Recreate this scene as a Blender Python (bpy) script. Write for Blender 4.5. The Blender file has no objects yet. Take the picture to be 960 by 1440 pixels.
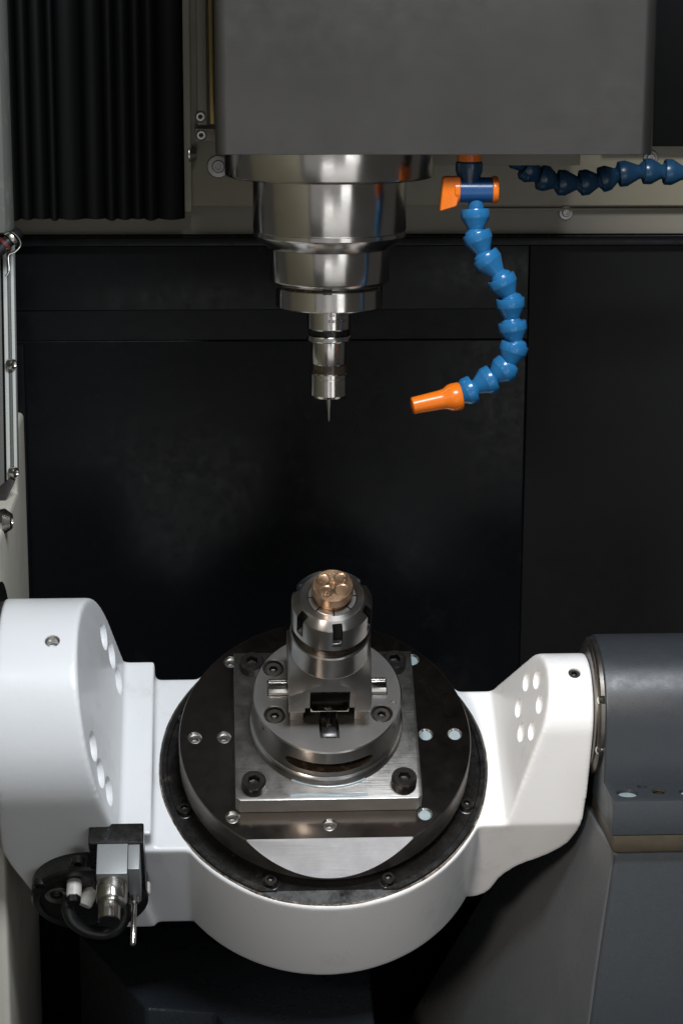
import bpy, bmesh, math, random
import numpy as np
from mathutils import Vector, Matrix

random.seed(7)
scene = bpy.context.scene
C = scene.collection
R = math.radians
ZO = 250.0                 # table centre stands 250 mm above the machine bed
TILT = R(34.56)            # trunnion tilt about X

# ------------------------------------------------------------------ camera
FPX, PITCH, YAW, ROLL = 3032.0, R(13.57), R(3.26), R(0.24)
CAM = np.array([-70.1, -1417.4, 502.55])
_F = np.array([math.sin(YAW) * math.cos(PITCH), math.cos(YAW) * math.cos(PITCH), -math.sin(PITCH)])
_R = np.cross(_F, [0, 0, 1]); _R /= np.linalg.norm(_R)
_U = np.cross(_R, _F)
_R, _U = _R * math.cos(ROLL) + _U * math.sin(ROLL), -_R * math.sin(ROLL) + _U * math.cos(ROLL)
cd = bpy.data.cameras.new('camera')
cam = bpy.data.objects.new('camera', cd)
C.objects.link(cam)
cd.sensor_fit = 'VERTICAL'
cd.sensor_height = 36.0
cd.lens = FPX / 1440 * 36.0
cd.clip_start, cd.clip_end = 0.05, 20
cam.matrix_world = Matrix(((_R[0], _U[0], -_F[0], CAM[0] * .001), (_R[1], _U[1], -_F[1], CAM[1] * .001),
                           (_R[2], _U[2], -_F[2], (CAM[2] + ZO) * .001), (0, 0, 0, 1)))
scene.camera = cam

# ------------------------------------------------------------------ world, lamps, exposure
wd = bpy.data.worlds.new('World')
scene.world = wd
wd.use_nodes = True
wd.node_tree.nodes['Background'].inputs[0].default_value = (1, .97, .92, 1)
wd.node_tree.nodes['Background'].inputs[1].default_value = 0.048
scene.view_settings.view_transform = 'Standard'
scene.view_settings.look = 'None'
scene.view_settings.exposure = 0.0
scene.view_settings.gamma = 1.0


def lamp(name, loc, target, size, power, col):
    l = bpy.data.lights.new(name, 'AREA')
    l.shape = 'RECTANGLE'
    l.size, l.size_y = size
    l.energy = power
    l.color = col
    o = bpy.data.objects.new(name, l)
    C.objects.link(o)
    o.location = Vector(loc) * .001 + Vector((0, 0, ZO * .001))
    d = Vector(target) - Vector(loc)
    o.rotation_euler = d.to_track_quat('-Z', 'Y').to_euler()
    return o


lamp('cabin_lamp', (110, -740, 1020), (-60, -20, 0), (.34, .16), 14.0, (.90, .95, 1.0))
lamp('shop_front_light', (-100, -2700, 250), (0, 0, 250), (3.0, 2.4), 5.2, (.98, .98, 1.0))
lamp('shop_front_light', (930, -2350, -60), (0, 0, 250), (.64, .40), 2.0, (.95, .97, 1.0))  # unseen bright surface low in front, added as an area light
lamp('shop_front_light', (330, -2350, -780), (0, 0, 0), (1.7, .8), 3.5, (.97, .98, 1.0))  # added low fill standing in for bounce from the workshop floor
lamp('door_sill_light', (-130, -1700, -165), (-130, 0, 0), (.36, .07), .26, (.97, .98, 1.0))
ld = bpy.data.lights.new('work_lamp', 'SPOT')
ld.energy, ld.color, ld.shadow_soft_size = 46, (1.0, .885, .765), .09
ld.spot_size, ld.spot_blend = R(22), .85
lo = bpy.data.objects.new('work_lamp', ld)
C.objects.link(lo)
lo.location = (-.36, -1.12, .56 + ZO * .001)
lo.rotation_euler = (Vector((.185, -.02, -.05 + ZO * .001)) - lo.location).to_track_quat('-Z', 'Y').to_euler()


# ------------------------------------------------------------------ pixel -> place helpers (pixels of the 960 x 1440 photograph)
def ray(x, y):
    return _F + _R * (x - 480) / FPX + _U * (720 - y) / FPX


def atY(x, y, Y):
    d = ray(x, y)
    return CAM + d * (Y - CAM[1]) / d[1]


def atZ(x, y, z):
    d = ray(x, y)
    return CAM + d * (z - CAM[2]) / d[2]


TM = np.array([[1, 0, 0], [0, math.cos(TILT), -math.sin(TILT)], [0, math.sin(TILT), math.cos(TILT)]])


def atV(x, y, v):
    d = TM.T @ ray(x, y)
    c = TM.T @ CAM
    return c + d * (v - c[1]) / d[1]


def atW(x, y, w):
    d = TM.T @ ray(x, y)
    c = TM.T @ CAM
    return c + d * (w - c[2]) / d[2]


# ------------------------------------------------------------------ materials
def mat(name, col, rough=.5, metal=0., noise=None, bump=None, rvar=0., coat=0., aniso=0., spec=.5, dirt=None, scratch=0., sss=0.):
    """noise=(scale, second colour, amount), bump=(scale, strength), dirt=(scale, colour, lo, hi)"""
    m = bpy.data.materials.new(name)
    m.use_nodes = True
    nt = m.node_tree
    N, L = nt.nodes, nt.links
    b = N['Principled BSDF']
    b.inputs['Metallic'].default_value = metal
    b.inputs['Roughness'].default_value = rough
    b.inputs['Specular IOR Level'].default_value = spec
    b.inputs['Coat Weight'].default_value = coat
    b.inputs['Coat Roughness'].default_value = .12
    b.inputs['Base Color'].default_value = (*col, 1)
    tc = N.new('ShaderNodeTexCoord')
    cur = None

    def nz(scale, detail=5, rough_=.6, stretch=None):
        n = N.new('ShaderNodeTexNoise')
        n.inputs['Scale'].default_value = scale
        n.inputs['Detail'].default_value = detail
        n.inputs['Roughness'].default_value = rough_
        if stretch:
            mp = N.new('ShaderNodeMapping')
            mp.inputs['Scale'].default_value = stretch
            L.new(tc.outputs['Object'], mp.inputs['Vector'])
            L.new(mp.outputs[0], n.inputs['Vector'])
        else:
            L.new(tc.outputs['Object'], n.inputs['Vector'])
        return n

    def ramp(src, lo, hi):
        r = N.new('ShaderNodeMapRange')
        r.inputs[1].default_value, r.inputs[2].default_value = lo, hi
        L.new(src, r.inputs[0])
        return r.outputs[0]

    def mixc(fac, a, c2):
        mx = N.new('ShaderNodeMix')
        mx.data_type = 'RGBA'
        L.new(fac, mx.inputs[0])
        if isinstance(a, tuple):
            mx.inputs[6].default_value = (*a, 1)
        else:
            L.new(a, mx.inputs[6])
        mx.inputs[7].default_value = (*c2, 1)
        return mx.outputs[2]

    src = col
    if noise:
        f = ramp(nz(noise[0]).outputs[0], .35, .35 + .4 / max(noise[2], .01))
        src = mixc(f, src, noise[1])
    if dirt:
        f = ramp(nz(dirt[0], 8, .7).outputs[0], dirt[2], dirt[3])
        src = mixc(f, src, dirt[1])
    if not isinstance(src, tuple):
        L.new(src, b.inputs['Base Color'])
    if rvar:
        r = N.new('ShaderNodeMapRange')
        r.inputs[1].default_value, r.inputs[2].default_value = .3, .7
        r.inputs[3].default_value, r.inputs[4].default_value = max(.02, rough - rvar), min(1, rough + rvar)
        L.new(nz(90, 8, .7).outputs[0], r.inputs[0])
        L.new(r.outputs[0], b.inputs['Roughness'])
    h = None
    if bump:
        bn = N.new('ShaderNodeBump')
        bn.inputs['Strength'].default_value = bump[1]
        bn.inputs['Distance'].default_value = .001
        L.new(nz(bump[0], 4).outputs[0], bn.inputs['Height'])
        L.new(bn.outputs[0], b.inputs['Normal'])
        h = bn
    if scratch:
        bn = N.new('ShaderNodeBump')
        bn.inputs['Strength'].default_value = scratch
        bn.inputs['Distance'].default_value = .0004
        L.new(nz(60, 3, .6, (.6, 14, 14)).outputs[0], bn.inputs['Height'])
        if h:
            L.new(h.outputs[0], bn.inputs['Normal'])
        L.new(bn.outputs[0], b.inputs['Normal'])
    if aniso:
        b.inputs['Anisotropic'].default_value = aniso
        t = N.new('ShaderNodeTangent')
        t.direction_type = 'RADIAL'
        t.axis = 'Z'
        b.inputs['Anisotropic Rotation'].default_value = .25
        L.new(t.outputs[0], b.inputs['Tangent'])
    return m


STEEL = (.52, .50, .47)
M = dict(
    white=mat('white_enamel', (.80, .81, .82), .36, 0, dirt=(14, (.56, .55, .53), .56, .85), bump=(200, .10), rvar=.10, coat=.2),
    sealant=mat('old_sealant', (.30, .27, .23), .8, 0, dirt=(120, (.05, .035, .025), .38, .58), bump=(700, .8)),
    grey_paint=mat('dark_grey_enamel', (.021, .026, .032), .40, 0, noise=(1800, (.038, .044, .052), 1), bump=(1500, .12), rvar=.08),
    lit_side=mat('lit_side_grey_enamel', (.085, .090, .096), .30, 0, noise=(5, (.14, .145, .15), .7), bump=(900, .12), rvar=.06, dirt=(160, (.16, .165, .17), .62, .95)),  # grey enamel lightened to paint light and sheen on the pedestal's left side
    bed_paint=mat('bed_enamel', (.013, .016, .020), .30, 0, noise=(1500, (.020, .024, .029), 1), bump=(420, .28), rvar=.08),
    black_panel=mat('black_panel_paint', (.0042, .0046, .0054), .24, 0, bump=(9, .5), rvar=.08, spec=.12, dirt=(14, (.020, .019, .019), .60, .95)),
    black_panel_warm=mat('black_panel_satin', (.0065, .0063, .0065), .42, 0, bump=(25, .06), rvar=.06, spec=.15),
    rubber=mat('bellows_rubber', (.0016, .0016, .0017), .55, 0, bump=(900, .1), spec=.12),
    beige=mat('beige_enamel', (.235, .21, .145), .45, 0, dirt=(20, (.26, .24, .19), .5, .85), bump=(800, .08), rvar=.08),
    cream=mat('cream_wall_enamel', (.62, .59, .51), .5, 0, dirt=(20, (.42, .39, .32), .5, .85), bump=(800, .08)),
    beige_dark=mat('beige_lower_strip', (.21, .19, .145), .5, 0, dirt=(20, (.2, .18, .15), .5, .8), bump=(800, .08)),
    door_grey=mat('door_grey_enamel', (.125, .125, .115), .5, 0, dirt=(40, (.25, .24, .22), .55, .8)),
    sheet=mat('satin_stainless_sheet', (.092, .088, .084), .37, .8, noise=(9, (.066, .063, .060), .9), rvar=.05, scratch=.10),
    steel=mat('ground_steel', (.62, .595, .56), .20, 1, noise=(60, (.54, .51, .47), .7), rvar=.04, aniso=.6),
    turned=mat('turned_steel', (.34, .328, .316), .28, 1, noise=(70, (.29, .275, .26), .6), aniso=.8),
    satin=mat('satin_steel', (.29, .278, .266), .38, 1, noise=(50, (.225, .21, .195), .6), dirt=(60, (.16, .13, .10), .64, .9)),
    milled=mat('milled_plate_steel', (.27, .258, .246), .34, 1, noise=(45, (.20, .19, .178), .8), rvar=.08, scratch=.18, dirt=(70, (.18, .15, .12), .64, .85)),
    sawn=mat('matt_side_steel', (.42, .405, .39), .58, 1, noise=(60, (.34, .32, .30), .6), rvar=.05, scratch=.2),
    bright=mat('fresh_milled_steel', (.72, .72, .73), .38, 1, noise=(90, (.60, .60, .62), .7), scratch=.25, rvar=.05),
    disc=mat('turned_table_steel', (.20, .18, .165), .18, 1, noise=(70, (.17, .15, .135), .6), rvar=.03),
    discwall=mat('worn_table_edge', (.24, .22, .20), .42, 1, noise=(60, (.12, .10, .085), .9), rvar=.08),
    black=mat('black_oxide', (.0075, .0073, .007), .28, .0, noise=(200, (.014, .012, .011), .7), rvar=.14, dirt=(60, (.09, .075, .06), .62, .82)),
    screw=mat('black_screw_steel', (.030, .028, .027), .32, .7, rvar=.1, dirt=(300, (.12, .09, .06), .58, .75)),
    rusty=mat('oily_screw_steel', (.10, .09, .08), .35, .8, rvar=.12, dirt=(350, (.13, .085, .055), .52, .7)),
    socket=mat('socket_bottom', (.02, .018, .016), .3, .5),
    chrome=mat('polished_pin_steel', (.68, .67, .65), .12, 1),
    screwsteel=mat('stainless_screw', (.50, .48, .44), .28, 1, rvar=.08),
    oil=mat('dark_oily_gap', (.035, .025, .018), .25, .4, dirt=(180, (.14, .085, .045), .52, .72), rvar=.1),
    brass=mat('machined_brass', (.58, .375, .24), .30, 1, noise=(160, (.54, .335, .21), .7), rvar=.05, aniso=.4),
    blue=mat('blue_hose_plastic', (.016, .13, .30), .22, 0, noise=(300, (.02, .145, .33), .6), rvar=.05, sss=0),
    darkblue_shaded=mat('dark_blue_valve_plastic_shaded', (.016, .07, .20), .26, 0, rvar=.05),  # dark blue valve plastic, partly darkened for the shade under the carriage
    shaded_blue=mat('blue_hose_plastic_shaded', (.012, .05, .105), .28, 0, rvar=.06),  # blue hose plastic with the carriage's shade put into the colour
    orange=mat('orange_plastic', (.80, .17, .006), .28, 0, noise=(200, (.74, .15, .006), .6), rvar=.06),
    milky=mat('milky_coolant', (.27, .34, .37), .12, 0, noise=(300, (.36, .42, .44), .6), coat=.4),
    bronze=mat('bronze_shim', (.075, .062, .043), .42, .6, noise=(120, (.055, .045, .03), .8), rvar=.08),
    sensor_grey=mat('sensor_grey_anodised', (.30, .31, .31), .45, .3, noise=(900, (.26, .27, .27), .8)),
    nylon=mat('white_nylon', (.62, .60, .55), .45, 0, dirt=(90, (.3, .27, .22), .5, .8)),
    cable=mat('black_cable', (.010, .010, .011), .38, 0, bump=(600, .1)),
    gasket=mat('red_seal', (.10, .012, .010), .5),
    glass_edge=mat('window_edge', (.55, .57, .54), .35),
    gold=mat('oily_channel', (.16, .12, .04), .3, .7),
)


# ------------------------------------------------------------------ mesh helpers (all lengths in mm)
def finish(name, bm, m, parent=None, angle=32, mats=None):
    bmesh.ops.remove_doubles(bm, verts=bm.verts, dist=1e-4)
    bmesh.ops.recalc_face_normals(bm, faces=bm.faces)
    bmesh.ops.scale(bm, vec=(.001, .001, .001), verts=bm.verts)
    me = bpy.data.meshes.new(name)
    bm.to_mesh(me)
    bm.free()
    me.polygons.foreach_set('use_smooth', [True] * len(me.polygons))
    me.set_sharp_from_angle(angle=R(angle))
    for k in ([m] if not mats else [m] + list(mats)):
        me.materials.append(M[k])
    o = bpy.data.objects.new(name, me)
    C.objects.link(o)
    if parent:
        o.parent = parent
    return o


def merge(bm, other, mi=0):
    me = bpy.data.meshes.new('tmp')
    other.to_mesh(me)
    other.free()
    n = len(bm.faces)
    bm.from_mesh(me)
    bpy.data.meshes.remove(me)
    if mi:
        bm.faces.ensure_lookup_table()
        for f in bm.faces[n:]:
            f.material_index = mi
    return bm


def xf(bm, m):
    bmesh.ops.transform(bm, matrix=m, verts=bm.verts)
    return bm


def T(x, y, z):
    return Matrix.Translation((x, y, z))


def box(x0, x1, y0, y1, z0, z1, bev=0., seg=2):
    bm = bmesh.new()
    bmesh.ops.create_cube(bm, size=1)
    for v in bm.verts:
        v.co = Vector(((x0 + x1) / 2 + v.co.x * (x1 - x0), (y0 + y1) / 2 + v.co.y * (y1 - y0), (z0 + z1) / 2 + v.co.z * (z1 - z0)))
    if bev:
        bmesh.ops.bevel(bm, geom=list(bm.edges), offset=bev, segments=seg, affect='EDGES', profile=.6)
    return bm


def lathe(prof, n=64, bm=None, mi=None):
    """profile [(r, z)...] turned about Z; ends closed on the axis"""
    bm = bm or bmesh.new()
    rings = []
    for r, z in prof:
        if r < 1e-6:
            rings.append([bm.verts.new((0, 0, z))])
        else:
            rings.append([bm.verts.new((r * math.cos(2 * math.pi * i / n), r * math.sin(2 * math.pi * i / n), z)) for i in range(n)])
    for k in range(len(rings) - 1):
        a, b = rings[k], rings[k + 1]
        fs = []
        if len(a) == 1 and len(b) == 1:
            continue
        for i in range(n):
            j = (i + 1) % n
            if len(a) == 1:
                fs.append(bm.faces.new((a[0], b[i], b[j])))
            elif len(b) == 1:
                fs.append(bm.faces.new((a[i], a[j], b[0])))
            else:
                fs.append(bm.faces.new((a[i], a[j], b[j], b[i])))
        if mi:
            for f in fs:
                f.material_index = mi[k]
    return bm


def cyl(r, z0, z1, n=48, ch=.6):
    return lathe([(0, z0), (r - ch, z0), (r, z0 + ch), (r, z1 - ch), (r - ch, z1), (0, z1)], n)


def orient(d):
    return Vector(d).to_track_quat('Z', 'Y').to_matrix().to_4x4()


def prism(poly, a, b, axis='x'):
    """polygon extruded; axis x: poly=(y,z); y: (x,z); z: (x,y)"""
    bm = bmesh.new()

    def P(p, t):
        return {'x': (t, p[0], p[1]), 'y': (p[0], t, p[1]), 'z': (p[0], p[1], t)}[axis]
    A = [bm.verts.new(P(p, a)) for p in poly]
    B = [bm.verts.new(P(p, b)) for p in poly]
    bm.faces.new(A)
    bm.faces.new(B[::-1])
    for i in range(len(poly)):
        j = (i + 1) % len(poly)
        bm.faces.new((A[i], A[j], B[j], B[i]))
    bmesh.ops.recalc_face_normals(bm, faces=bm.faces)
    return bm


def bevel_sharp(bm, off, seg=2, ang=30):
    e = [e for e in bm.edges if len(e.link_faces) == 2 and e.calc_face_angle(0) > R(ang)]
    bmesh.ops.bevel(bm, geom=e, offset=off, segments=seg, affect='EDGES', profile=.6)
    return bm


def tube(pts, r, n=16, caps=True):
    """swept tube through points (Catmull-Rom)"""
    P = [Vector(p) for p in pts]
    Q = []
    for i in range(len(P) - 1):
        p0, p1, p2, p3 = P[max(i - 1, 0)], P[i], P[i + 1], P[min(i + 2, len(P) - 1)]
        for k in range(8):
            t = k / 8
            Q.append(.5 * ((2 * p1) + (p2 - p0) * t + (2 * p0 - 5 * p1 + 4 * p2 - p3) * t * t + (3 * p1 - p0 - 3 * p2 + p3) * t ** 3))
    Q.append(P[-1])
    bm = bmesh.new()
    rings = []
    up = None
    for i, q in enumerate(Q):
        d = (Q[min(i + 1, len(Q) - 1)] - Q[max(i - 1, 0)]).normalized()
        if up is None:
            up = d.orthogonal().normalized()
        up = (up - d * up.dot(d)).normalized()
        s = d.cross(up)
        rings.append([bm.verts.new(q + (up * math.cos(2 * math.pi * k / n) + s * math.sin(2 * math.pi * k / n)) * r) for k in range(n)])
    for a, b in zip(rings, rings[1:]):
        for i in range(n):
            bm.faces.new((a[i], a[(i + 1) % n], b[(i + 1) % n], b[i]))
    if caps:
        bm.faces.new(rings[0][::-1])
        bm.faces.new(rings[-1])
    return bm


def cap_screw(r, h, sock, depth, ch=.6, n=36):
    """socket-head screw: head from z=0 to h, hex socket from the top"""
    bm = bmesh.new()
    out = []
    for rr, z in [(0, 0), (r - .2, 0), (r, .3), (r, h - ch), (r - ch, h)]:
        out.append([bm.verts.new((rr * math.cos(2 * math.pi * i / n), rr * math.sin(2 * math.pi * i / n), z)) for i in range(n)] if rr else [bm.verts.new((0, 0, z))])
    hexp = []
    for i in range(n):
        a = 2 * math.pi * i / n
        am = (a % (math.pi / 3)) - math.pi / 6
        rr = sock * math.cos(math.pi / 6) / math.cos(am)
        hexp.append((rr * math.cos(a), rr * math.sin(a)))
    out.append([bm.verts.new((x * 1.08, y * 1.08, h)) for x, y in hexp])
    out.append([bm.verts.new((x, y, h - .4)) for x, y in hexp])
    out.append([bm.verts.new((x, y, h - depth)) for x, y in hexp])
    out.append([bm.verts.new((0, 0, h - depth - .8))])
    for k in range(len(out) - 1):
        a, b = out[k], out[k + 1]
        for i in range(n):
            j = (i + 1) % n
            if len(a) == 1:
                f = bm.faces.new((a[0], b[i], b[j]))
            elif len(b) == 1:
                f = bm.faces.new((a[i], a[j], b[0]))
            else:
                f = bm.faces.new((a[i], a[j], b[j], b[i]))
            if k >= 6:
                f.material_index = 1
    return bm


def evaluate(o):
    """apply o's modifiers to its mesh"""
    bpy.context.view_layer.update()
    dg = bpy.context.evaluated_depsgraph_get()
    me = bpy.data.meshes.new_from_object(o.evaluated_get(dg))
    o.modifiers.clear()
    o.data = me


def cut(o, cutters, op='DIFFERENCE', angle=32):
    """boolean with a list of bmeshes (mm, in o's local frame)"""
    for c in cutters:
        bmesh.ops.recalc_face_normals(c, faces=c.faces)
        bmesh.ops.scale(c, vec=(.001, .001, .001), verts=c.verts)
        me = bpy.data.meshes.new('cutter')
        c.to_mesh(me)
        c.free()
        for mt in o.data.materials:
            me.materials.append(mt)
        k = bpy.data.objects.new('cutter', me)
        C.objects.link(k)
        par, mw = o.parent, None
        o.parent = None
        loc = o.matrix_basis.copy()
        o.matrix_basis = Matrix.Identity(4)
        md = o.modifiers.new('b', 'BOOLEAN')
        md.operation = op
        md.object = k
        md.solver = 'EXACT'
        evaluate(o)
        o.parent = par
        o.matrix_basis = loc
        bpy.data.objects.remove(k)
        bpy.data.meshes.remove(me)
    o.data.polygons.foreach_set('use_smooth', [True] * len(o.data.polygons))
    o.data.set_sharp_from_angle(angle=R(angle))


def thing(name, label, cat, loc=(0, 0, 0), tilt=False, group=None):
    o = bpy.data.objects.new(name, None)
    o.empty_display_size = .01
    C.objects.link(o)
    o.location = (loc[0] * .001, loc[1] * .001, (loc[2] + ZO) * .001)
    if tilt:
        o.rotation_euler = (TILT, 0, 0)
    o['label'] = label
    o['category'] = cat
    if group:
        o['group'] = group
    return o


def tthing(name, label, cat, u, v, w, group=None):
    p = TM @ np.array([u, v, w])
    return thing(name, label, cat, p, True, group)


def struct(name, bm, m, parent=None, angle=32):
    o = finish(name, bm, m, parent, angle)
    if not parent:
        o.location = (0, 0, ZO * .001)
        o['kind'] = 'structure'
    return o


def place(o, m):
    mm = m.copy()
    mm.translation = mm.translation * .001
    o.matrix_local = mm
    return o


def copyobj(o, parent, m):
    c = o.copy()
    C.objects.link(c)
    c.parent = parent
    place(c, m)
    return c


# ================================================================== SETTING
# machine bed
bed = struct('machine_bed', box(-700, 900, -500, 700, -370, -330, 2), 'bed_paint')
bed['label'] = 'dark painted machine bed under the tilting table'
# saddle that carries the trunnion: chamfered slab on the bed
q = [atZ(x, y, -215)[:2] for x, y in [(112, 1316), (205, 1418), (303, 1423), (340, 1470)]]
saddle_poly = [(q[0][0] - 6, 330), tuple(q[0]), tuple(q[1]), tuple(q[2]), tuple(q[3]), (34, q[3][1] - 20), (46, 330)]
struct('saddle_slab', bevel_sharp(prism(saddle_poly, -329.5, -215, 'z'), 3, 3), 'bed_paint')['label'] = 'dark painted saddle slab with chamfered corner'

# back wall: black sheet-metal panels
YB = 235
zt = atY(480, 330, YB)[2]
xs = atY(738, 600, YB)[0]
bw = struct('back_wall', box(-420, 620, YB + 1.6, YB + 40, -329, zt + 200, 0), 'black_panel')
struct('upper_panel', box(-400, xs, YB, YB + 9.5, atY(400, 436, YB)[2], zt, 1.2, 3), 'black_panel', bw)
pl = atY(45, 600, YB)[0]
lower = box(-400, xs - .3, YB - .6, YB + 9.5, -328, atY(400, 478, YB)[2], 1.4, 4)
struct('lower_panel', lower, 'black_panel', bw)
struct('right_panel', box(xs + .2, 600, YB - 1.2, YB + 9.5, -328, zt - 2, 1, 3), 'black_panel_warm', bw)
struct('top_flange', box(-400, 600, YB - 10, YB - .5, zt - 8, zt - .5, 2, 3), 'black_panel', bw)
struct('corner_bead', box(-400, pl - 3, YB - 8, YB - 3, -328, atY(400, 480, YB)[2], 2.4, 3), 'black_panel', bw)
# beige machine column behind the spindle
YC = 228
z1 = atY(480, 289, YC)[2]
z0 = atY(480, 329, YC + 8)[2]
col = struct('machine_column', box(-420, 620, YC + 8, YB + 9, z0, 640, 0), 'beige_dark')
xr = atY(258, 200, YC)[0]
plate = struct('column_plate', box(xr, 620, YC - 4, YC + 7.5, z1, 640, 1.2), 'beige', col)
struct('plate_edge', box(xr - 1, xr + 6, YC - 16, YC - 4.3, z1 - 3, 640, 1), 'beige', col)
struct('dark_cover', box(atY(921, 100, YC)[0] - 40, 620, YC - 20, YC - 4.6, atY(940, 206, YC - 20)[2], 640, 1), 'rubber', col)
# left inner wall
XL = atY(38, 700, YB - 2)[0]
lw = struct('left_wall', bevel_sharp(prism([(-10, -329), (YB - 2.5, -329), (YB - 2.5, atY(35, 578, YB - 3)[2]), (165, atY(35, 578, YB - 3)[2]), (165, atY(5, 712, 120)[2]), (-10, atY(5, 712, 120)[2])], XL - 120, XL, 'x'), 5, 4), 'cream')
struct('side_panel', box(-350, -240, -380, -10.5, -329, 640, 2), 'beige', lw)
XU = atY(13, 150, 150)[0]
struct('upper_left_panel', prism([(XU - 150, 125), (XU - 3, 125), (XU, 130), (XU, 160), (XU - 150, 160)], atY(14, 326, 130)[2], 640, 'z'), 'door_grey', lw)

# ================================================================== LEFT WALL FITTINGS
wf = thing('window_frame', 'pale metal window frame strip with bolts on the left cabin wall', 'window frame', (XU, 140, atY(15, 690, 140)[2]))
o0 = np.array([XU, 140, atY(15, 690, 140)[2]])


def rail(name, xa, xb, ya, yb, ya2, m, Y=140, d=12):
    a, b = atY(xa, ya, Y) - o0, atY(xb, ya, Y) - o0
    c, e = atY(xa + 6, yb, Y) - o0, atY(xb + 6, ya2, Y) - o0
    bm = bmesh.new()
    vs = []
    for y in (0, d):
        vs.append([bm.verts.new((p[0], y, p[2])) for p in (a, b, e, c)])
    bm.faces.new(vs[0]); bm.faces.new(vs[1][::-1])
    for i in range(4):
        j = (i + 1) % 4
        bm.faces.new((vs[0][i], vs[0][j], vs[1][j], vs[1][i]))
    bmesh.ops.recalc_face_normals(bm, faces=bm.faces)
    return finish(name, bevel_sharp(bm, .8), m, wf)


rail('glazing_edge', -12, 1, 345, 690, 686, 'door_grey', d=10)
rail('seal', 1.2, 3.6, 345, 690, 688, 'rubber', d=8)
rail('inner_rail', 3.8, 9.5, 345, 682, 680, 'glass_edge', d=14)
rail('middle_rail', 9.7, 14, 345, 679, 676, 'door_grey', d=8)
rail('outer_rail', 14.2, 19, 345, 677, 668, 'glass_edge', d=14)
bmp = bmesh.new()
pa = [atY(x, y, 139) - o0 for x, y in [(-4, 688), (14, 672), (22, 676), (3, 716), (-4, 730)]]
finish('lower_bracket', bevel_sharp(prism([(p[0], p[2]) for p in pa], -2, 6, 'y'), .8), 'sheet', wf)
for (x, y) in [(17, 512), (20, 664)]:
    p = atY(x, y, 138) - o0
    finish('bolt', xf(lathe([(0, -2), (4, -2), (4.2, 0), (3.4, 2), (2.4, 2.8), (1.6, 2.2), (0, 2.0)], 24), T(*p) @ orient((.55, -.8, .1))), 'screwsteel', wf)
# wall plug and screw
p = atY(10, 733, 60)
b = thing('wall_bolt', 'large conical steel bolt head on the beige left wall', 'bolt', (XL, p[1], p[2]))
finish('bolt_head', xf(lathe([(0, -3), (8.6, -3), (9, 0), (5.6, 5), (3.2, 5.4), (2.8, 4.4), (0, 4.4)], 36), orient((1, -.12, 0))), 'screwsteel', b)
# cable conduit held by a spring clip at the wall
p = atY(14, 342, 120)
t = thing('cable_conduit', 'dark cable conduit held by a wire spring clip on the left wall', 'conduit', p)
finish('conduit', tube([(-34, -6, -24), (-16, -4, -12), (1, 0, 3), (5, 6, 6)], 4.6), 'cable', t)
finish('ring', xf(lathe([(4.7, -1.6), (6.4, -1.6), (6.8, 0), (6.4, 1.6), (4.7, 1.6)], 32), T(1.5, 0, 3.5) @ orient((.72, .2, .66))), 'screwsteel', t)
finish('red_seal', xf(lathe([(4.65, -1.2), (5.6, -1.2), (5.6, 1.2), (4.65, 1.2)], 28), T(-3.2, -1, -.6) @ orient((.72, .2, .66))), 'gasket', t)
finish('spring_clip', tube([(-3, -4, 7), (2, -5, 8.5), (7, -5, 4), (8, -5, -1), (4, -5, -5.5), (-.5, -5, -8), (-.5, -5, -17), (-1, -5, -20), (-3, -5, -23)], .75, 10), 'chrome', t)

# bellows way cover
ridges = [8, 27, 45, 68, 81, 118, 147, 163, 184, 201, 221, 259]
YP = 196
bl = thing('bellows_cover', 'black pleated bellows way cover hanging beside the spindle head', 'bellows', (atY(130, 311, YP)[0], YP, atY(130, 311, YP)[2]))
ob = np.array([atY(130, 311, YP)[0], YP, atY(130, 311, YP)[2]])
for i in range(len(ridges) - 1):
    xa, xb = atY(ridges[i], 200, YP)[0] - ob[0], atY(ridges[i + 1], 200, YP)[0] - ob[0]
    bm = bmesh.new()
    rows = []
    nn = 12
    dep = min(3.5, (xb - xa) * .2 + 1)
    for k in range(nn + 1):
        s = k / nn
        yy = dep * math.sin(math.pi * s) ** .8 - (1.2 if k in (0, nn) else 0)
        zb = -1.0 - 1.6 * abs(math.sin(math.pi * s)) + (i % 3 - 1) * .6 * math.sin(math.pi * s)
        rows.append([bm.verts.new((xa + (xb - xa) * s, yy, z)) for z in (zb + 3, 40, 150, 330)])
    for a_, b_ in zip(rows, rows[1:]):
        for k in range(3):
            bm.faces.new((a_[k], b_[k], b_[k + 1], a_[k + 1]))
    g = bmesh.ops.extrude_face_region(bm, geom=list(bm.faces))
    bmesh.ops.translate(bm, vec=(0, 1.2, 0), verts=[e for e in g['geom'] if isinstance(e, bmesh.types.BMVert)])
    finish('fold', bm, 'rubber', bl, 50)

# vertical guide cover strip beside the spindle head, with bracket and screws
YG = 214
og = atY(283, 175, YG)
gs = thing('guide_cover', 'narrow beige guide cover strip with button screws beside the bellows', 'cover strip', (og[0], YG, og[2]))


def pr(x0, x1, y0, y1, Y, o, d, bev=.8):
    a, c = atY(x0, y0, Y), atY(x1, y1, Y)
    return box(a[0] - o[0], c[0] - o[0], Y - o[1], Y - o[1] + d, c[2] - o[2], a[2] - o[2], bev)


finish('strip', pr(275, 291.5, -60, 176, YG, og, 10), 'beige', gs)
finish('bracket', pr(274, 306, 181, 199, YG, og, 10), 'beige', gs)
finish('channel', pr(292, 303, -60, 175, YG + 4, og, 6), 'gold', gs)
for (x, y) in [(282, 164), (283, 190)]:
    p = atY(x, y, YG) - og
    finish('screw', xf(cap_screw(4.0, 2.2, 1.7, 1.3, .9), T(*p) @ orient((0, -1, 0))), 'screwsteel', gs, mats=['socket'])


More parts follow.
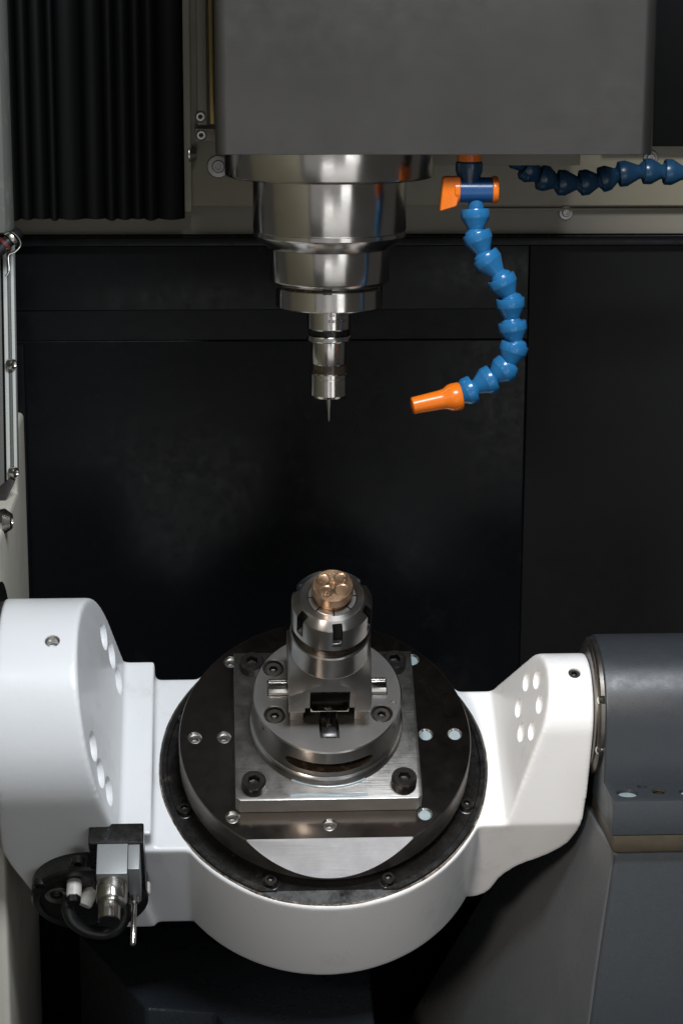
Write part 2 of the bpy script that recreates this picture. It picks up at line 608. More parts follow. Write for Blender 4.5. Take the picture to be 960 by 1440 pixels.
def plate_screw(x, y, r, label, Y=YC - 4, m='screwsteel'):
    p = atY(x, y, Y)
    s = thing('plate_screw', label, 'screw', p, group='round screws on the machine column')
    w = finish('washer', xf(lathe([(0, 0), (r * .98, 0), (r, .5), (r * .93, 1.3), (r * .62, 1.6), (0, 1.6)], 40), orient((0, -1, 0))), m, s)
    finish('head', xf(cap_screw(r * .56, 2.6, r * .26, 1.8, .6), orient((0, -1, 0))), m, s, mats=['socket'])


plate_screw(307, 234, 8.6, 'wide washer screw on the beige plate at the spindle flange', m='satin')
plate_screw(795, 299, 5.6, 'round socket screw in the lower strip under the dark hose', YC + 7.5, 'satin')
plate_screw(914, 222, 6, 'round screw half hidden by the spindle carriage corner', m='satin')
p = atY(264, 217, YC - 10)
s = thing('side_knob', 'small tapered steel knob on the beige plate edge beside the bellows', 'knob', (xr + 5, YC - 10, p[2]))
finish('knob', xf(lathe([(0, -1), (8, -1), (8, 0), (4.5, 5), (0, 5.3)], 36), orient((1, 0, 0))), 'screwsteel', s)
p = atY(768, 300, YC + 7.5)
struct('lower_lip', box(p[0] - 60, p[0] + 130, YC + 5, YC + 7.6, z1 - 5, z1 - 2.5, .6), 'beige_dark', col)

# ================================================================== SPINDLE HEAD
hx0, hx1, hy, hz = -72.1, 199.0, -80.0, 405.0
sh = thing('spindle_carriage', 'big grey satin metal spindle carriage box with rounded edges', 'spindle carriage', ((hx0 + hx1) / 2, 0, hz))
hc = (hx0 + hx1) / 2
poly = []
for cx, cy, a0, r in [(hx1 - 9, hy + 9, -90, 9), (hx1 - 9, 180, 0, 9), (hx0 + 7, 180, 90, 7), (hx0 + 7, hy + 7, 180, 7)]:
    for k in range(9):
        a = R(a0 + 90 * k / 8)
        poly.append((cx + r * math.cos(a) - hc, cy + r * math.sin(a)))
finish('cover', bevel_sharp(prism(poly, 0, 240, 'z'), .7, 2, 60), 'sheet', sh, 25)
pq = atY(680, 231, 60)
finish('underside_plate', box(atY(560, 225, 60)[0] - hc, atY(812, 225, 60)[0] - hc, 50, 75, pq[2] - hz, -.3, 1), 'beige_dark', sh)

# spindle
sx, sy = 2.0, 0.0
sp = thing('spindle', 'stepped polished steel spindle nose under the grey head', 'spindle', (sx, sy, 300))
finish('flange', lathe([(0, 108), (68.3, 108), (68.3, 87.5), (67.6, 86.2), (66.5, 85.6), (51, 85.6), (0, 85.6)], 128), 'steel', sp)
finish('barrel', lathe([(0, 86), (50.2, 86), (50.2, 52), (49.9, 51.4), (49.9, 50.6), (50.2, 50.2), (50.2, 47.6), (49.4, 46.4), (41.0, 39.6), (40, 39), (0, 39)], 128), 'steel', sp)
finish('collar', lathe([(0, 39.3), (39.9, 39.3), (39.9, 18.6), (39.2, 17.4), (36.2, 15.2), (34.6, 14.6), (0, 14.6)], 128), 'steel', sp)
finish('nose_gap', lathe([(0, 14.8), (34.4, 14.8), (34.4, 12), (0, 12)], 96), 'oil', sp)
nr = finish('nose_ring', lathe([(0, 13.2), (35.0, 13.2), (35.5, 12.6), (35.5, .9), (34.8, .2), (15, .2), (0, .2)], 128), 'steel', sp)
for a in (-95, -22, 160):
    finish('key_slot', xf(box(33.5, 36.0, -3.1, 3.1, 12.4, 15.0, .4), Matrix.Rotation(R(a), 4, 'Z')), 'black', sp)

# tool holder and cutter
th = thing('tool_holder', 'slim steel collet tool holder with dark grooves in the spindle', 'tool holder', (sx, sy, 239))
finish('holder_body', lathe([(0, 62), (14.8, 62), (14.8, 47), (14.2, 46.2), (12.4, 46.2), (12.2, 45.6), (12.2, 42.9), (12.6, 42.3), (14.6, 42.1), (14.9, 41.6), (14.9, 39), (14.4, 38.3),
                             (11.9, 38), (11.9, 23.4), (11.4, 22.6), (10.2, 22.4), (10.2, 16), (0, 16)], 96), 'steel', th)
finish('groove_band', lathe([(12.25, 45.6), (13.7, 45.6), (13.7, 42.6), (12.25, 42.6)], 96), 'black', th)
finish('lower_groove', lathe([(10.25, 22.2), (11.6, 22.2), (11.6, 16.8), (10.25, 16.8)], 96), 'oil', th)
finish('collet_nut', lathe([(0, 17), (11.8, 17), (12.5, 16.2), (12.5, 13.6), (12.35, 13.4), (12.35, 13.1), (12.5, 12.9), (12.5, 2), (11.4, .4), (9, 0), (4, 0), (3.6, .6), (0, .6)], 96), 'steel', th)
# faint dark laser marking smudges
for i in range(13):
    row = i % 2
    a = R(-90 + (i // 2) * 9 + 2 - row * 4)
    finish('laser_mark', xf(box(-1.0, .9 - .5 * (i % 3), -.04, .05, -1.0, .6 + .35 * (i % 2)), T(14.82 * math.cos(a), 14.82 * math.sin(a), 57.2 - 4.2 * row) @ Matrix.Rotation(a + math.pi / 2, 4, 'Z')), 'satin', th)
ct = thing('engraving_cutter', 'thin tapered cutter tip held in the tool holder', 'cutter', (sx, sy, 222.5))
finish('cutter', lathe([(0, 0), (.35, 0), (.5, .6), (1.25, 9), (1.9, 14), (2.0, 20), (0, 20)], 20), 'satin', ct)

# ================================================================== COOLANT HOSES
SEG = [(0, 1.5), (7.4, 1.5), (7.6, .2), (8.0, -.1), (8.75, .1), (9.0, .8), (9.0, 5.2), (8.6, 6.0), (5.2, 13.4), (4.9, 14.4), (5.3, 15.4), (6.8, 16.9), (7.15, 19.0), (6.8, 21.4), (5.4, 22.8), (0, 22.8)]


def seg_mesh(L, rs=1.0):
    """one snap-together hose link, mouth at z=0, ball at the far end; L = pitch"""
    k = L / 17.5
    return lathe([(r * rs, z if z < 6 else 6 + (z - 6) * (L - 6 + 3.2) / (17.5 - 6 + 3.2)) for r, z in SEG], 40)


def hose(root, origin, pts, m, rs=1.0, last=None):
    P = [Vector(p) for p in pts]
    for i in range(len(P) - 1):
        d = P[i + 1] - P[i]
        finish('hose_link', xf(seg_mesh(d.length, rs), T(*(P[i] - Vector(origin))) @ orient(d)), m, root, 38)


def zp(zx, zy, Y):
    return atY(560 + zx / 2.4, 200 + zy / 2.4, Y)


HY = -50
vc = atY(668, 267, HY)
h1 = thing('coolant_hose', 'blue jointed coolant hose with orange nozzle and orange valve handle', 'coolant hose', vc, group='jointed coolant hoses')
finish('inlet', xf(lathe([(0, 27), (7.6, 27), (7.6, 17.5), (0, 17.5)], 36), T(-4.2, 0, -1)), 'orange', h1)
finish('inlet_cup', xf(lathe([(0, 18), (7.6, 18), (8.6, 17), (8.7, 12.5), (6.6, 6), (6.4, 3), (0, 3)], 40), T(-4.2, 0, 0)), 'shaded_blue', h1)
vb = finish('valve_body', xf(lathe([(0, -10.6), (7.6, -10.6), (7.9, -10.3), (7.9, 10.3), (7.6, 10.6), (0, 10.6)], 56), orient((1, 0, 0))), 'darkblue_shaded', h1)
finish('end_cap', xf(lathe([(0, 10.4), (8.5, 10.4), (8.7, 10.8), (8.7, 13.2), (8.2, 14.0), (0, 14.2)], 48), orient((1, 0, 0))), 'orange', h1)
hd = finish('handle_hub', xf(lathe([(0, 10.4), (8.4, 10.4), (8.6, 10.8), (8.3, 13.4), (7.6, 14), (0, 14)], 48), orient((-1, 0, 0))), 'orange', h1)
pp = [np.array(atY(x, y, HY - 3)) - vc for x, y in [(622, 248), (646.5, 247.5), (648, 262), (641, 290), (617, 297)]]
finish('handle_paddle', bevel_sharp(prism([(p[0], p[2]) for p in pp], -7.5, 1.5, 'y'), 1.7, 3), 'orange', hd)
finish('outlet', xf(lathe([(0, -5), (4.9, -5), (5.1, -13), (5.1, -16), (0, -16)], 36), T(.5, 0, 0)), 'blue', h1)
raw = [(258, 226, 4), (261, 305, 2), (289, 383, 0), (343, 455, -3), (376, 526, -4), (382, 606, -4), (393, 680, -5), (369, 755, -6), (319, 794, -7), (253, 831, -8), (197, 858, -9)]
hp = [zp(x, y, HY - 4 + Y) for x, y, Y in raw]
hose(h1, vc, hp, 'blue', 1.02)
noz0, noz1 = Vector(zp(207, 856, HY - 13)), Vector(zp(46, 890, HY - 16))
L = (noz1 - noz0).length
finish('nozzle', xf(lathe([(6.0, 2), (6.4, 0), (8.4, -.6), (9.0, .4), (9.0, 4.4), (8.5, 6.8), (6.7, 10), (6.3, 12.5), (5.5, L - .8), (4.9, L), (3.1, L), (2.8, L - 8), (0, L - 8)], 44), T(*(noz0 - Vector(vc))) @ orient(noz1 - noz0)), 'orange', h1)

HB = 62
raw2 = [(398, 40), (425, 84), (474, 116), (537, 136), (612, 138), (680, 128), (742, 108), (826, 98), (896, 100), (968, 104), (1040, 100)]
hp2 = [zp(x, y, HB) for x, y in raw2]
h2 = thing('coolant_hose', 'blue jointed hose with shade put into its colour, running behind the spindle carriage', 'coolant hose', hp2[0], group='jointed coolant hoses')
hose(h2, hp2[0], hp2, 'shaded_blue', .98)

# ================================================================== TRUNNION CRADLE (tilted frame u, v, w)
cr = tthing('trunnion_cradle', 'white enamelled cast trunnion cradle tilted towards the front', 'trunnion', 0, 0, -120)
PV, PW = 4.0, 26.0                     # tilt axis in the tilted frame
OFF = T(0, 0, 120)


def loft(secs):
    """sections (w, u0, u1, v0, v1) stacked along w"""
    bm = bmesh.new()
    rings = [[bm.verts.new((u0, v0, w)), bm.verts.new((u1, v0, w)), bm.verts.new((u1, v1, w)), bm.verts.new((u0, v1, w))] for w, u0, u1, v0, v1 in secs]
    bm.faces.new(rings[0][::-1])
    bm.faces.new(rings[-1])
    for a, b in zip(rings, rings[1:]):
        for i in range(4):
            j = (i + 1) % 4
            bm.faces.new((a[i], a[j], b[j], b[i]))
    bmesh.ops.recalc_face_normals(bm, faces=bm.faces)
    return bm


body = bmesh.new()
# round pan under the table
merge(body, lathe([(0, -127), (113, -127), (118, -121), (118, -33), (0, -33)], 160))
# left arm: round hub, straight sides, chamfered lower outer corner
RL = 78.0


def uL(w):
    return float(np.interp(w, [-127, -118, -44, -24, 30, 200], [-182, -190, -216, -221, -219, -217]))


secs = []
for w in list(np.linspace(-127, 26, 22)) + [26 + RL * math.sin(a) for a in np.linspace(0.06, math.pi / 2 - .05, 26)]:
    hv = RL if w <= 26 else math.sqrt(max(RL ** 2 - (w - 26) ** 2, 0))
    vlo = PV - hv
    secs.append((w, uL(w), -150 - .20 * (w - 26), vlo, PV + hv))
merge(body, loft(secs))
# step web and shelf, left
merge(body, loft([(-127, -182, -119.5, -66, 82), (-18, -200, -119.5, -66, 82)]))
merge(body, loft([(-127, -182, -60, -70, 77.5), (-33, -200, -60, -70, 77.5)]))
# right arm
RR = 36.0


RU_W, RU_U = [-128, -124, -117, -98.6, -85, -76, -68, -57, -44, -30, -17, 10, 100], [108, 116, 120.9, 127, 138.4, 152.8, 163, 171, 175.2, 177.7, 178.7, 179.5, 179.5]


def uR(w):
    return float(np.interp(w, RU_W, RU_U))


secs = []
wr = list(np.linspace(-127, -33, 16)) + list(np.linspace(-30, 26 + 12, 16)) + [26 + RR * math.sin(a) for a in np.linspace(.36, math.pi / 2 - .06, 22)]
for w in wr:
    # tangent lines from the shelf corners to the hub circle
    if w <= -33:
        v0, v1 = -54, 63
    elif w < 38.5:
        s = (w + 33) / 71.5
        v0, v1 = -54 + s * (PV - math.sqrt(RR ** 2 - 12.5 ** 2) + 54), 63 + s * (PV + math.sqrt(RR ** 2 - 12.5 ** 2) - 63)
    else:
        h = math.sqrt(max(RR ** 2 - (w - 26) ** 2, 0))
        v0, v1 = PV - h, PV + h
    secs.append((w, min(124 + .27 * (w + 33), uR(w) - 4) if w > -40 else 80, uR(w), v0, v1))
merge(body, loft(secs))
merge(body, loft([(w, 50, min(uR(w) - .5, 150), -54, 63) for w in np.linspace(-127, -33, 24)]))
xf(body, OFF)
bo = finish('body', body, 'white', cr)
bo.parent = None
md = bo.modifiers.new('r', 'REMESH')
md.mode = 'VOXEL'
md.voxel_size = .0012
md = bo.modifiers.new('s', 'SMOOTH')
md.factor = .5
md.iterations = 24
evaluate(bo)
bo.parent = cr
# counterbored holes in the arm faces, pocket for the rotary drive
nR = Vector((-1, 0, .27)).normalized()
nL = Vector((1, 0, .20)).normalized()
cutters = []


def cyl_at(c, n, r, d, m=28):
    return xf(lathe([(0, -d), (r, -d), (r, d), (0, d)], m), T(*c) @ orient(n))


for k in range(6):
    a = R(60 * k + 62)
    e2 = Vector((0, 1, 0))
    e1 = nR.cross(e2).normalized()
    if e1.z < 0:
        e1 = -e1
    c = Vector((124 + .27 * 59, PV, PW + 120)) + (e1 * math.sin(a) + e2 * math.cos(a)) * 20.5
    cutters.append(cyl_at(c, nR, 6.9, 3))
for a in (14, -9, -31, 194, 171, 149):
    a = R(a)
    e2 = Vector((0, 1, 0))
    e1 = nL.cross(e2).normalized()
    if e1.z < 0:
        e1 = -e1
    c = Vector((-150, PV, PW + 120)) + (e2 * math.cos(a) + e1 * math.sin(a)) * 57.5
    cutters.append(cyl_at(c, nL, 10.3, 4))
# pocket for the ring
cutters.append(xf(lathe([(0, -38), (115.2, -38), (115.2, -20), (0, -20)], 128), OFF))
# threaded lifting holes in the hub tops
hl = atV(74, 902, 0)


def on_hub(x, y, Rr):
    d = TM.T @ ray(x, y)
    c = TM.T @ CAM
    a = d[1] ** 2 + d[2] ** 2
    b = 2 * (d[1] * (c[1] - PV) + d[2] * (c[2] - PW))
    k = (c[1] - PV) ** 2 + (c[2] - PW) ** 2 - Rr ** 2
    s = (-b - math.sqrt(max(b * b - 4 * a * k, 0))) / (2 * a)
    p = c + d * s
    n = Vector((0, p[1] - PV, p[2] - PW)).normalized()
    return Vector((p[0], p[1], p[2] + 120)), n


hl, hn = on_hub(74, 902, RL - .5)
hr, hrn = on_hub(807, 947, RR - .5)
cutters.append(cyl_at(hl, hn, 5.0, 9))
cutters.append(cyl_at(hr, hrn, 4.2, 7))
cm = bmesh.new()
for c in cutters:
    merge(cm, c)
cut(bo, [cm], angle=40)
# thread coil in the left hole, set screw in the right one
coil = [hl + (orient(hn) @ Vector((4.7 * math.cos(a), 4.7 * math.sin(a), -7 + a * .16))) for a in np.linspace(0, 2 * math.pi * 6.2, 50)]
finish('thread_insert', tube(coil, .55, 6), 'screwsteel', cr)
finish('set_screw', xf(cap_screw(3.9, 4, 2.2, 3, .5), T(*(hr - hrn * 4.6)) @ orient(hrn)), 'rusty', cr, mats=['socket'])
# old sealant bead around the pan rim
bead = bmesh.new()
n = 220
rings = []
rr = random.Random(3)
for i in range(n):
    a = 2 * math.pi * i / n
    wob = rr.uniform(-.07, .07) + .3 * math.sin(9 * a) * math.sin(3.3 * a)
    cxy = [(115.0, -33.8), (116.2 + wob, -33.6), (115.8 + wob, -32.6 + .4 * wob), (115.1, -32.2)]
    rings.append([bead.verts.new((r_ * math.cos(a), r_ * math.sin(a), z_ + 120)) for r_, z_ in cxy])
for i in range(n):
    a_, b_ = rings[i], rings[(i + 1) % n]
    for k in range(4):
        bead.faces.new((a_[k], a_[(k + 1) % 4], b_[(k + 1) % 4], b_[k]))
finish('sealant_bead', bead, 'sealant', cr, 60)
# black clamp ring with flat front
ring = finish('clamp_ring', xf(lathe([(80, -37.8), (115, -37.8), (115, -32.5), (114, -31.4), (110.5, -31.2), (109.8, -32.4), (104, -32.6), (103, -33), (92, -33), (80, -33)], 160), OFF), 'black', cr)
fl = xf(box(-130, 130, -40, 0, 0, 60), T(0, -103.8, 120 - 32.9) @ Matrix.Rotation(R(22), 4, 'X'))
cut(ring, [fl])
scr = cap_screw(4.6, 5, 2.4, 2.8, .6)
s0 = finish('clamp_screw', scr, 'screw', ring, mats=['socket'])
place(s0, T(0, 0, 0))
first = True
for a in (-112.2, -67.8, -158.6, -21.4, 158.6, 21.4):
    m = T(105 * math.cos(R(a)), 105 * math.sin(R(a)), 120 - 33.6) @ Matrix.Rotation(a, 4, 'Z')
    if first:
        place(s0, m); first = False
    else:
        copyobj(s0, ring, m)
    w_ = finish('counterbore_rim', xf(lathe([(5.0, -1), (6.4, -1), (6.4, .35), (5.9, .5), (5.0, .2)], 32), T(105 * math.cos(R(a)), 105 * math.sin(R(a)), 120 - 32.8)), 'black', ring)

# ================================================================== ROTARY TABLE
rt = tthing('rotary_table', 'round dark rotary table disc with a bright angled flat at the front', 'rotary table', 0, 0, -33)
dk = finish('table_disc', lathe([(0, 0), (95, 0), (97, 6), (100.6, 8), (101.3, 9), (101.3, 32.2), (100.6, 33), (0, 33)], 192, mi=[1, 1, 1, 1, 1, 1, 0]), 'disc', rt, mats=['discwall', 'bright', 'steel'])
bevel = xf(box(-140, 140, -60, 0, 0, 60), T(0, -84, 33) @ Matrix.Rotation(R(52), 4, 'X'))
for f in bevel.faces:
    f.material_index = 2
cut(dk, [bevel], angle=28)
holes = bmesh.new()
hpos = [(-90.2, 0, 0), (-70, 0, 0), (70, 0, 1), (90.2, 0, 1), (-64.8, 66, 0), (64.8, 66, 1), (-64.8, -66, 0), (64.8, -66, 1), (0, -73.4, 0)]
for x, y, k in hpos:
    merge(holes, xf(lathe([(0, 26), (4.2, 26), (4.2, 31.6), (5.0, 32.4), (5.0, 36), (0, 36)], 28), T(x, y, 0)))
for f in holes.faces:
    f.material_index = 3
cut(dk, [holes], angle=28)
for x, y, k in hpos:
    if k:
        finish('coolant_plug', xf(lathe([(0, 29), (4.15, 29), (4.15, 31.2), (3.7, 31.9), (0, 32.3)], 28), T(x, y, 0)), 'milky', rt)
    else:
        finish('bolt_socket', xf(lathe([(0, 27), (4.1, 27), (4.1, 29.2), (2.3, 29.6), (2.1, 27.6), (0, 27.4)], 28), T(x, y, 0)), 'satin', rt)

# ================================================================== FIXTURE PLATE
fp = tthing('fixture_plate', 'square ground steel fixture plate bolted on the rotary table', 'fixture plate', 0, 0, .1)
SP = 62.7
pb = bevel_sharp(prism([(-SP, -SP + 3), (-SP + 3, -SP), (SP - 3, -SP), (SP, -SP + 3), (SP, SP), (-SP, SP)], .1, 14.3, 'z'), .6, 2, 25)
for f in pb.faces:
    f.normal_update()
    if f.normal.z < .5:
        f.material_index = 1
finish('plate', pb, 'milled', fp, 28, mats=['sawn'])
for i, (x, y) in enumerate([(-50.4, -51.8), (50.4, -51.8), (-50, 49.5), (50, 49.5)]):
    h = 9 if i != 1 else 10.5
    sc = cap_screw(8.2, h, 4.2, 5, 1.0, 48)
    so = finish('plate_screw', xf(sc, T(x, y, 13.6) @ Matrix.Rotation(R(20 + 37 * i), 4, 'Z')), 'screw', fp, mats=['socket'])
    if i == 1:
        kn = bmesh.new()
        for k in range(44):
            a = 2 * math.pi * k / 44
            merge(kn, xf(box(8.05, 8.55, -.28, .28, .8, h - 1.2), T(x, y, 13.6) @ Matrix.Rotation(a, 4, 'Z')))
        finish('knurling', kn, 'screw', so)['kind'] = 'stuff'
# film of coolant on the plate's front edge
pts = []
for i in range(26):
    s = i / 25
    pts.append((-26 + 52 * s, -59.4 + .5 * math.sin(7 * s), 13.6))
finish('coolant_bead', xf(tube(pts, 1.5, 10), Matrix.Diagonal((1, 1, 1, 1))), 'milky', fp).scale = (1, 1, 1)

# ================================================================== CHUCK BASE
cb = tthing('chuck_base', 'round steel clamping chuck base with slot and four socket screws', 'chuck', 0, 0, 14.4)
ck = finish('chuck_body', lathe([(0, 0), (52.2, 0), (52.6, .6), (52.6, 5.2), (51.6, 7.0), (50.3, 7.8), (50.3, 34.6), (49.5, 35.5), (0, 35.5)], 160, mi=[0, 0, 0, 0, 0, 0, 0, 2]), 'turned', cb, mats=['oil', 'satin'])
cs = []
# crescent slot through the wall
sl = bmesh.new()
for (r0, z) in ((44, 13.2), (44, 24.6), (56, 13.2), (56, 24.6)):
    pass
arc = []
na = 28
vv = []
for k in range(na + 1):
    a = R(-90 - 36 + 72 * k / na)
    e = min(1, math.sqrt(max(1 - (abs(k / na - .5) * 2) ** 8, .02)))
    zc, hh = 18.2, 4.8 * e
    vv.append([sl.verts.new((r_ * math.cos(a), r_ * math.sin(a), z_)) for r_, z_ in ((41, zc - hh), (56, zc - hh), (56, zc + hh), (41, zc + hh))])
sl.faces.new(vv[0]); sl.faces.new(vv[-1][::-1])
for a_, b_ in zip(vv, vv[1:]):
    for k in range(4):
        sl.faces.new((a_[k], a_[(k + 1) % 4], b_[(k + 1) % 4], b_[k]))
for f in sl.faces:
    f.material_index = 1
cs.append(sl)
face = bmesh.new()
bpos = [(-36, 21.5), (35.6, 21.5), (-36, -18.0), (35.8, -18.2)]
for x, y in bpos:
    merge(face, xf(lathe([(0, 28), (7.0, 28), (7.0, 34.9), (7.6, 35.6), (7.6, 40), (0, 40)], 36), T(x, y, 0)))
# key channels: left-right and front
merge(face, box(-40.5, -20, -2.5, 11, 30.5, 40))
merge(face, box(20, 40.5, -2.5, 11, 30.5, 40))
merge(face, xf(box(-6.6, 6.6, -38, -10, 28, 40), T(0, 0, 0)))
for x, y in [(43.4, 16.5), (43.7, -10)]:
    merge(face, xf(lathe([(0, 34.4), (2.4, 34.4), (2.4, 40), (0, 40)], 20), T(x, y, 0)))
for f in face.faces:
    f.material_index = 2
cs.append(face)
for s_ in (-1, 1):
    cs.append(xf(lathe([(0, -3), (1.7, -3), (1.7, 3), (0, 3)], 3), T(s_ * 43.8, -24.6, 29) @ orient((s_ * .87, -.5, 0))))
cut(ck, cs, angle=30)
for i, (x, y) in enumerate(bpos):
    finish('face_screw', xf(cap_screw(6.0, 6.2, 3.0, 3.6, .7), T(x, y, 28) @ Matrix.Rotation(R(31 * i), 4, 'Z')), 'rusty', cb, mats=['socket'])
for s_ in (-1, 1):
    x0, x1 = (-39.8, -18) if s_ < 0 else (18, 39.8)
    k = finish('drive_key', bevel_sharp(prism([(-2.2, 30.6), (-2.2, 38), (-.4, 40.4), (4.4, 40.4), (4.4, 37.6), (7.5, 37.6), (7.5, 39.2), (9.4, 39.2), (9.4, 30.6)], x0, x1, 'x'), .4), 'steel', cb)
finish('front_key', bevel_sharp(prism([(-34.5, 28.2), (-34.5, 31.5), (-31, 32.6), (-12, 32.6), (-12, 28.2)], -5.2, 5.2, 'x'), .5), 'black', cb)
finish('key_screw', bevel_sharp(box(-1.3, 1.7, -26, -12, 32.4, 35), .4), 'steel', cb)
for s_ in (-1, 1):
    finish('locating_foot', bevel_sharp(box(s_ * 21.5 - 4.5, s_ * 21.5 + 4.5, -23, -10, 35.2, 51.6), .9), 'satin', cb)
oil = [(52.8 * math.cos(R(a)), 52.8 * math.sin(R(a)), .25) for a in range(-118, -60, 4)]
finish('coolant_film', tube(oil, .9, 8), 'milky', cb)

# ================================================================== COLLET BLOCK
cbk = tthing('collet_block', 'upright steel collet chuck with slotted nut on a square block', 'collet chuck', 0, 0, 65)
z0c = 65
blk = finish('square_block', bevel_sharp(box(-27.3, 27.3, -28, 28, .3, 40), .7), 'satin', cbk, mats=['oil'])
cone = lathe([(0, -5), (60, -5), (60, 10), (50, 12.5), (40, 17), (33, 23), (28.6, 29.4), (26.6, 34.2), (0, 34.2)], 96)
cut(blk, [cone], 'INTERSECT')
pk = box(-13.2, 13.2, -40, -12, -3, 22.5)
pk2 = xf(box(-16.5, 16.5, -40, -24.4, -3, 22.2), T(0, 0, 0))
for f in pk.faces:
    f.material_index = 1
cut(blk, [pk, pk2], angle=16)
finish('pocket_catch', bevel_sharp(prism([(-4, 4), (4, 4), (0, 11)], -14, -12.2, 'y'), .5), 'oil', cbk)
finish('pocket_spring', xf(lathe([(0, 0), (3.4, 0), (3.4, 3), (0, 3.6)], 20), T(0, -15, 19.6) @ orient((0, -.3, -1))), 'steel', cbk)
finish('pocket_lip', bevel_sharp(box(-12.6, 12.6, -27.6, -20, .2, 1.2), .3), 'chrome', cbk)
finish('lower_sleeve', lathe([(0, 30), (26.4, 30), (26.4, 53.6), (25.7, 54.6), (23.6, 54.7), (0, 54.7)], 128), 'turned', cbk)
finish('neck', lathe([(0, 54), (23.2, 54), (23.2, 63), (0, 63)], 96), 'oil', cbk)
nut = finish('collet_nut', lathe([(0, 62.2), (25.2, 62.2), (26.1, 63.2), (26.1, 81.6), (25.8, 82.4), (20.6, 86.6), (16.4, 86.9), (15.9, 86.2), (15.9, 80), (0, 80)], 144), 'turned', cbk, mats=['black'])
sm = bmesh.new()
for k in range(6):
    a = R(-90 + 6 + 60 * k)
    pz = prism([(21.6, 68.6), (23.4, 67.2), (30, 67.2), (30, 92), (22.4, 92), (21.6, 84)], -3.2, 3.2, 'y')
    merge(sm, xf(bevel_sharp(pz, .5), Matrix.Rotation(a, 4, 'Z')))
for f in sm.faces:
    f.material_index = 1
cut(nut, [sm])
col_ = finish('collet', lathe([(0, 79), (15.7, 79), (15.7, 86.3), (15.2, 86.7), (11.9, 86.7), (11.7, 86.2), (0, 86.2)], 96), 'satin', cbk)
sm = bmesh.new()
for k in range(8):
    merge(sm, xf(box(10.5, 16.5, -.45, .45, 80, 90), Matrix.Rotation(R(-90 + 45 * k + 2), 4, 'Z')))
cut(col_, [sm])
finish('collet_core', lathe([(0, 79.5), (15.5, 79.5), (15.5, 83), (0, 83)], 64), 'black', cbk)

# ================================================================== BRASS WORKPIECE
bp = tthing('brass_workpiece', 'round golden brass blank with four machined dimples in the collet', 'workpiece', 0, 0, 150)
br = finish('blank', lathe([(0, .5), (11.6, .5), (11.6, 5), (12.9, 6.0), (13.3, 6.8), (13.3, 12.6), (12.8, 13.2), (0, 13.2)], 128), 'brass', bp)
cc = []
for i, (x, y, r, d) in enumerate([(-6.0, 4.6, 4.6, .66), (5.0, 5.6, 4.4, .62), (-4.8, -5.2, 5.1, .72), (5.7, -4.2, 5.1, .66)]):
    k = lathe([(0, -d), (r - 1.5, -d), (r - .7, -d * .8), (r - .15, -d * .25), (r + .5, .5), (0, .5)], 48)
    cc.append(xf(k, T(x, y, 13.2) @ Matrix.Rotation(R(3.5), 4, Vector((math.cos(1.7 * i), math.sin(1.7 * i), 0)))))
cc.append(xf(lathe([(0, 12.5), (2.1, 12.5), (2.3, 15), (0, 15)], 28), T(.2, .2, .1)))
cut(br, cc, angle=12)

# ================================================================== TOOL SENSOR on the cradle's left front
ts = tthing('tilt_sensor', 'black round cover with grey sensor block, steel plunger and looped cable', 'sensor', -163, -73, -70)
SO = np.array([-163, -73, -70])


def vx(bm, u, v, w, d=(0, -1, 0)):
    return xf(bm, T(u - SO[0], v - SO[1], w - SO[2]) @ orient(d))


finish('cover_disc', vx(lathe([(0, -12), (40, -12), (40, 13), (38.6, 14.6), (34, 15), (33.4, 13), (0, 12.4)], 72), -163, -73, -67), 'black', ts)
finish('bracket', xf(bevel_sharp(box(-160.5, -124, -87, -71, -60, 3), 1.6, 3), T(*(-SO))), 'black', ts)
sb = finish('sensor_block', xf(bevel_sharp(box(-154.6, -134.3, -110, -80, -22, 2), .7), T(*(-SO))), 'sensor_grey', ts)
finish('side_plate', xf(bevel_sharp(box(-134.1, -126.5, -106, -78, -40, 1), .7), T(*(-SO))), 'sensor_grey', ts)
pg = finish('plunger', vx(lathe([(0, 0), (10.2, 0), (10.2, 13), (9.6, 14.2), (7.4, 14.6), (7.2, 15.4), (0, 15.4)], 56), -144.6, -109.8, -11), 'steel', ts)
finish('plunger_knob', vx(lathe([(0, 14), (7.2, 14), (7.2, 16.6), (6.9, 17), (7.2, 17.4), (7.2, 27.2), (6.6, 28), (0, 28)], 44, mi=[0, 0, 0, 0, 0, 1, 1]), -146, -109.8, -12), 'steel', pg, mats=['black'])
finish('stop_pin', vx(lathe([(0, 0), (3.4, 0), (3.4, 5), (1.9, 6), (1.9, 36), (1.3, 37), (0, 37)], 24), -131, -106, -33), 'chrome', ts)
for (x, y, d, L_, c_) in [(105, 1239, (0, -1, -.05), 13, 1), (128, 1252, (-.35, -.8, -.25), 12, 0)]:
    p = atV(x, y, -85)
    gl = finish('cable_gland', vx(lathe([(0, -3), (5.2, -3), (5.2, L_ - 2), (4.6, L_ - .6), (0, L_ - .6)], 32), p[0], p[1], p[2], d), 'nylon', ts)
    if c_:
        finish('gland_nut', vx(lathe([(0, L_ - 1), (4.9, L_ - 1), (4.7, L_ + 4), (0, L_ + 4)], 6), p[0], p[1], p[2], d), 'black', gl)
p = atV(84, 1258, -85.5)
finish('cover_washer', vx(lathe([(0, 0), (10, 0), (10, 1.2), (9, 1.8), (0, 1.8)], 36), p[0], -85.5, p[2]), 'satin', ts)
for (x, y) in [(57, 1243), (110, 1212), (80, 1256)]:
    p = atV(x, y, -86)
    finish('cover_screw', vx(cap_screw(4.6, 5, 2.6, 3, .7), p[0], -83.5, p[2]), 'screw', ts, mats=['socket'])
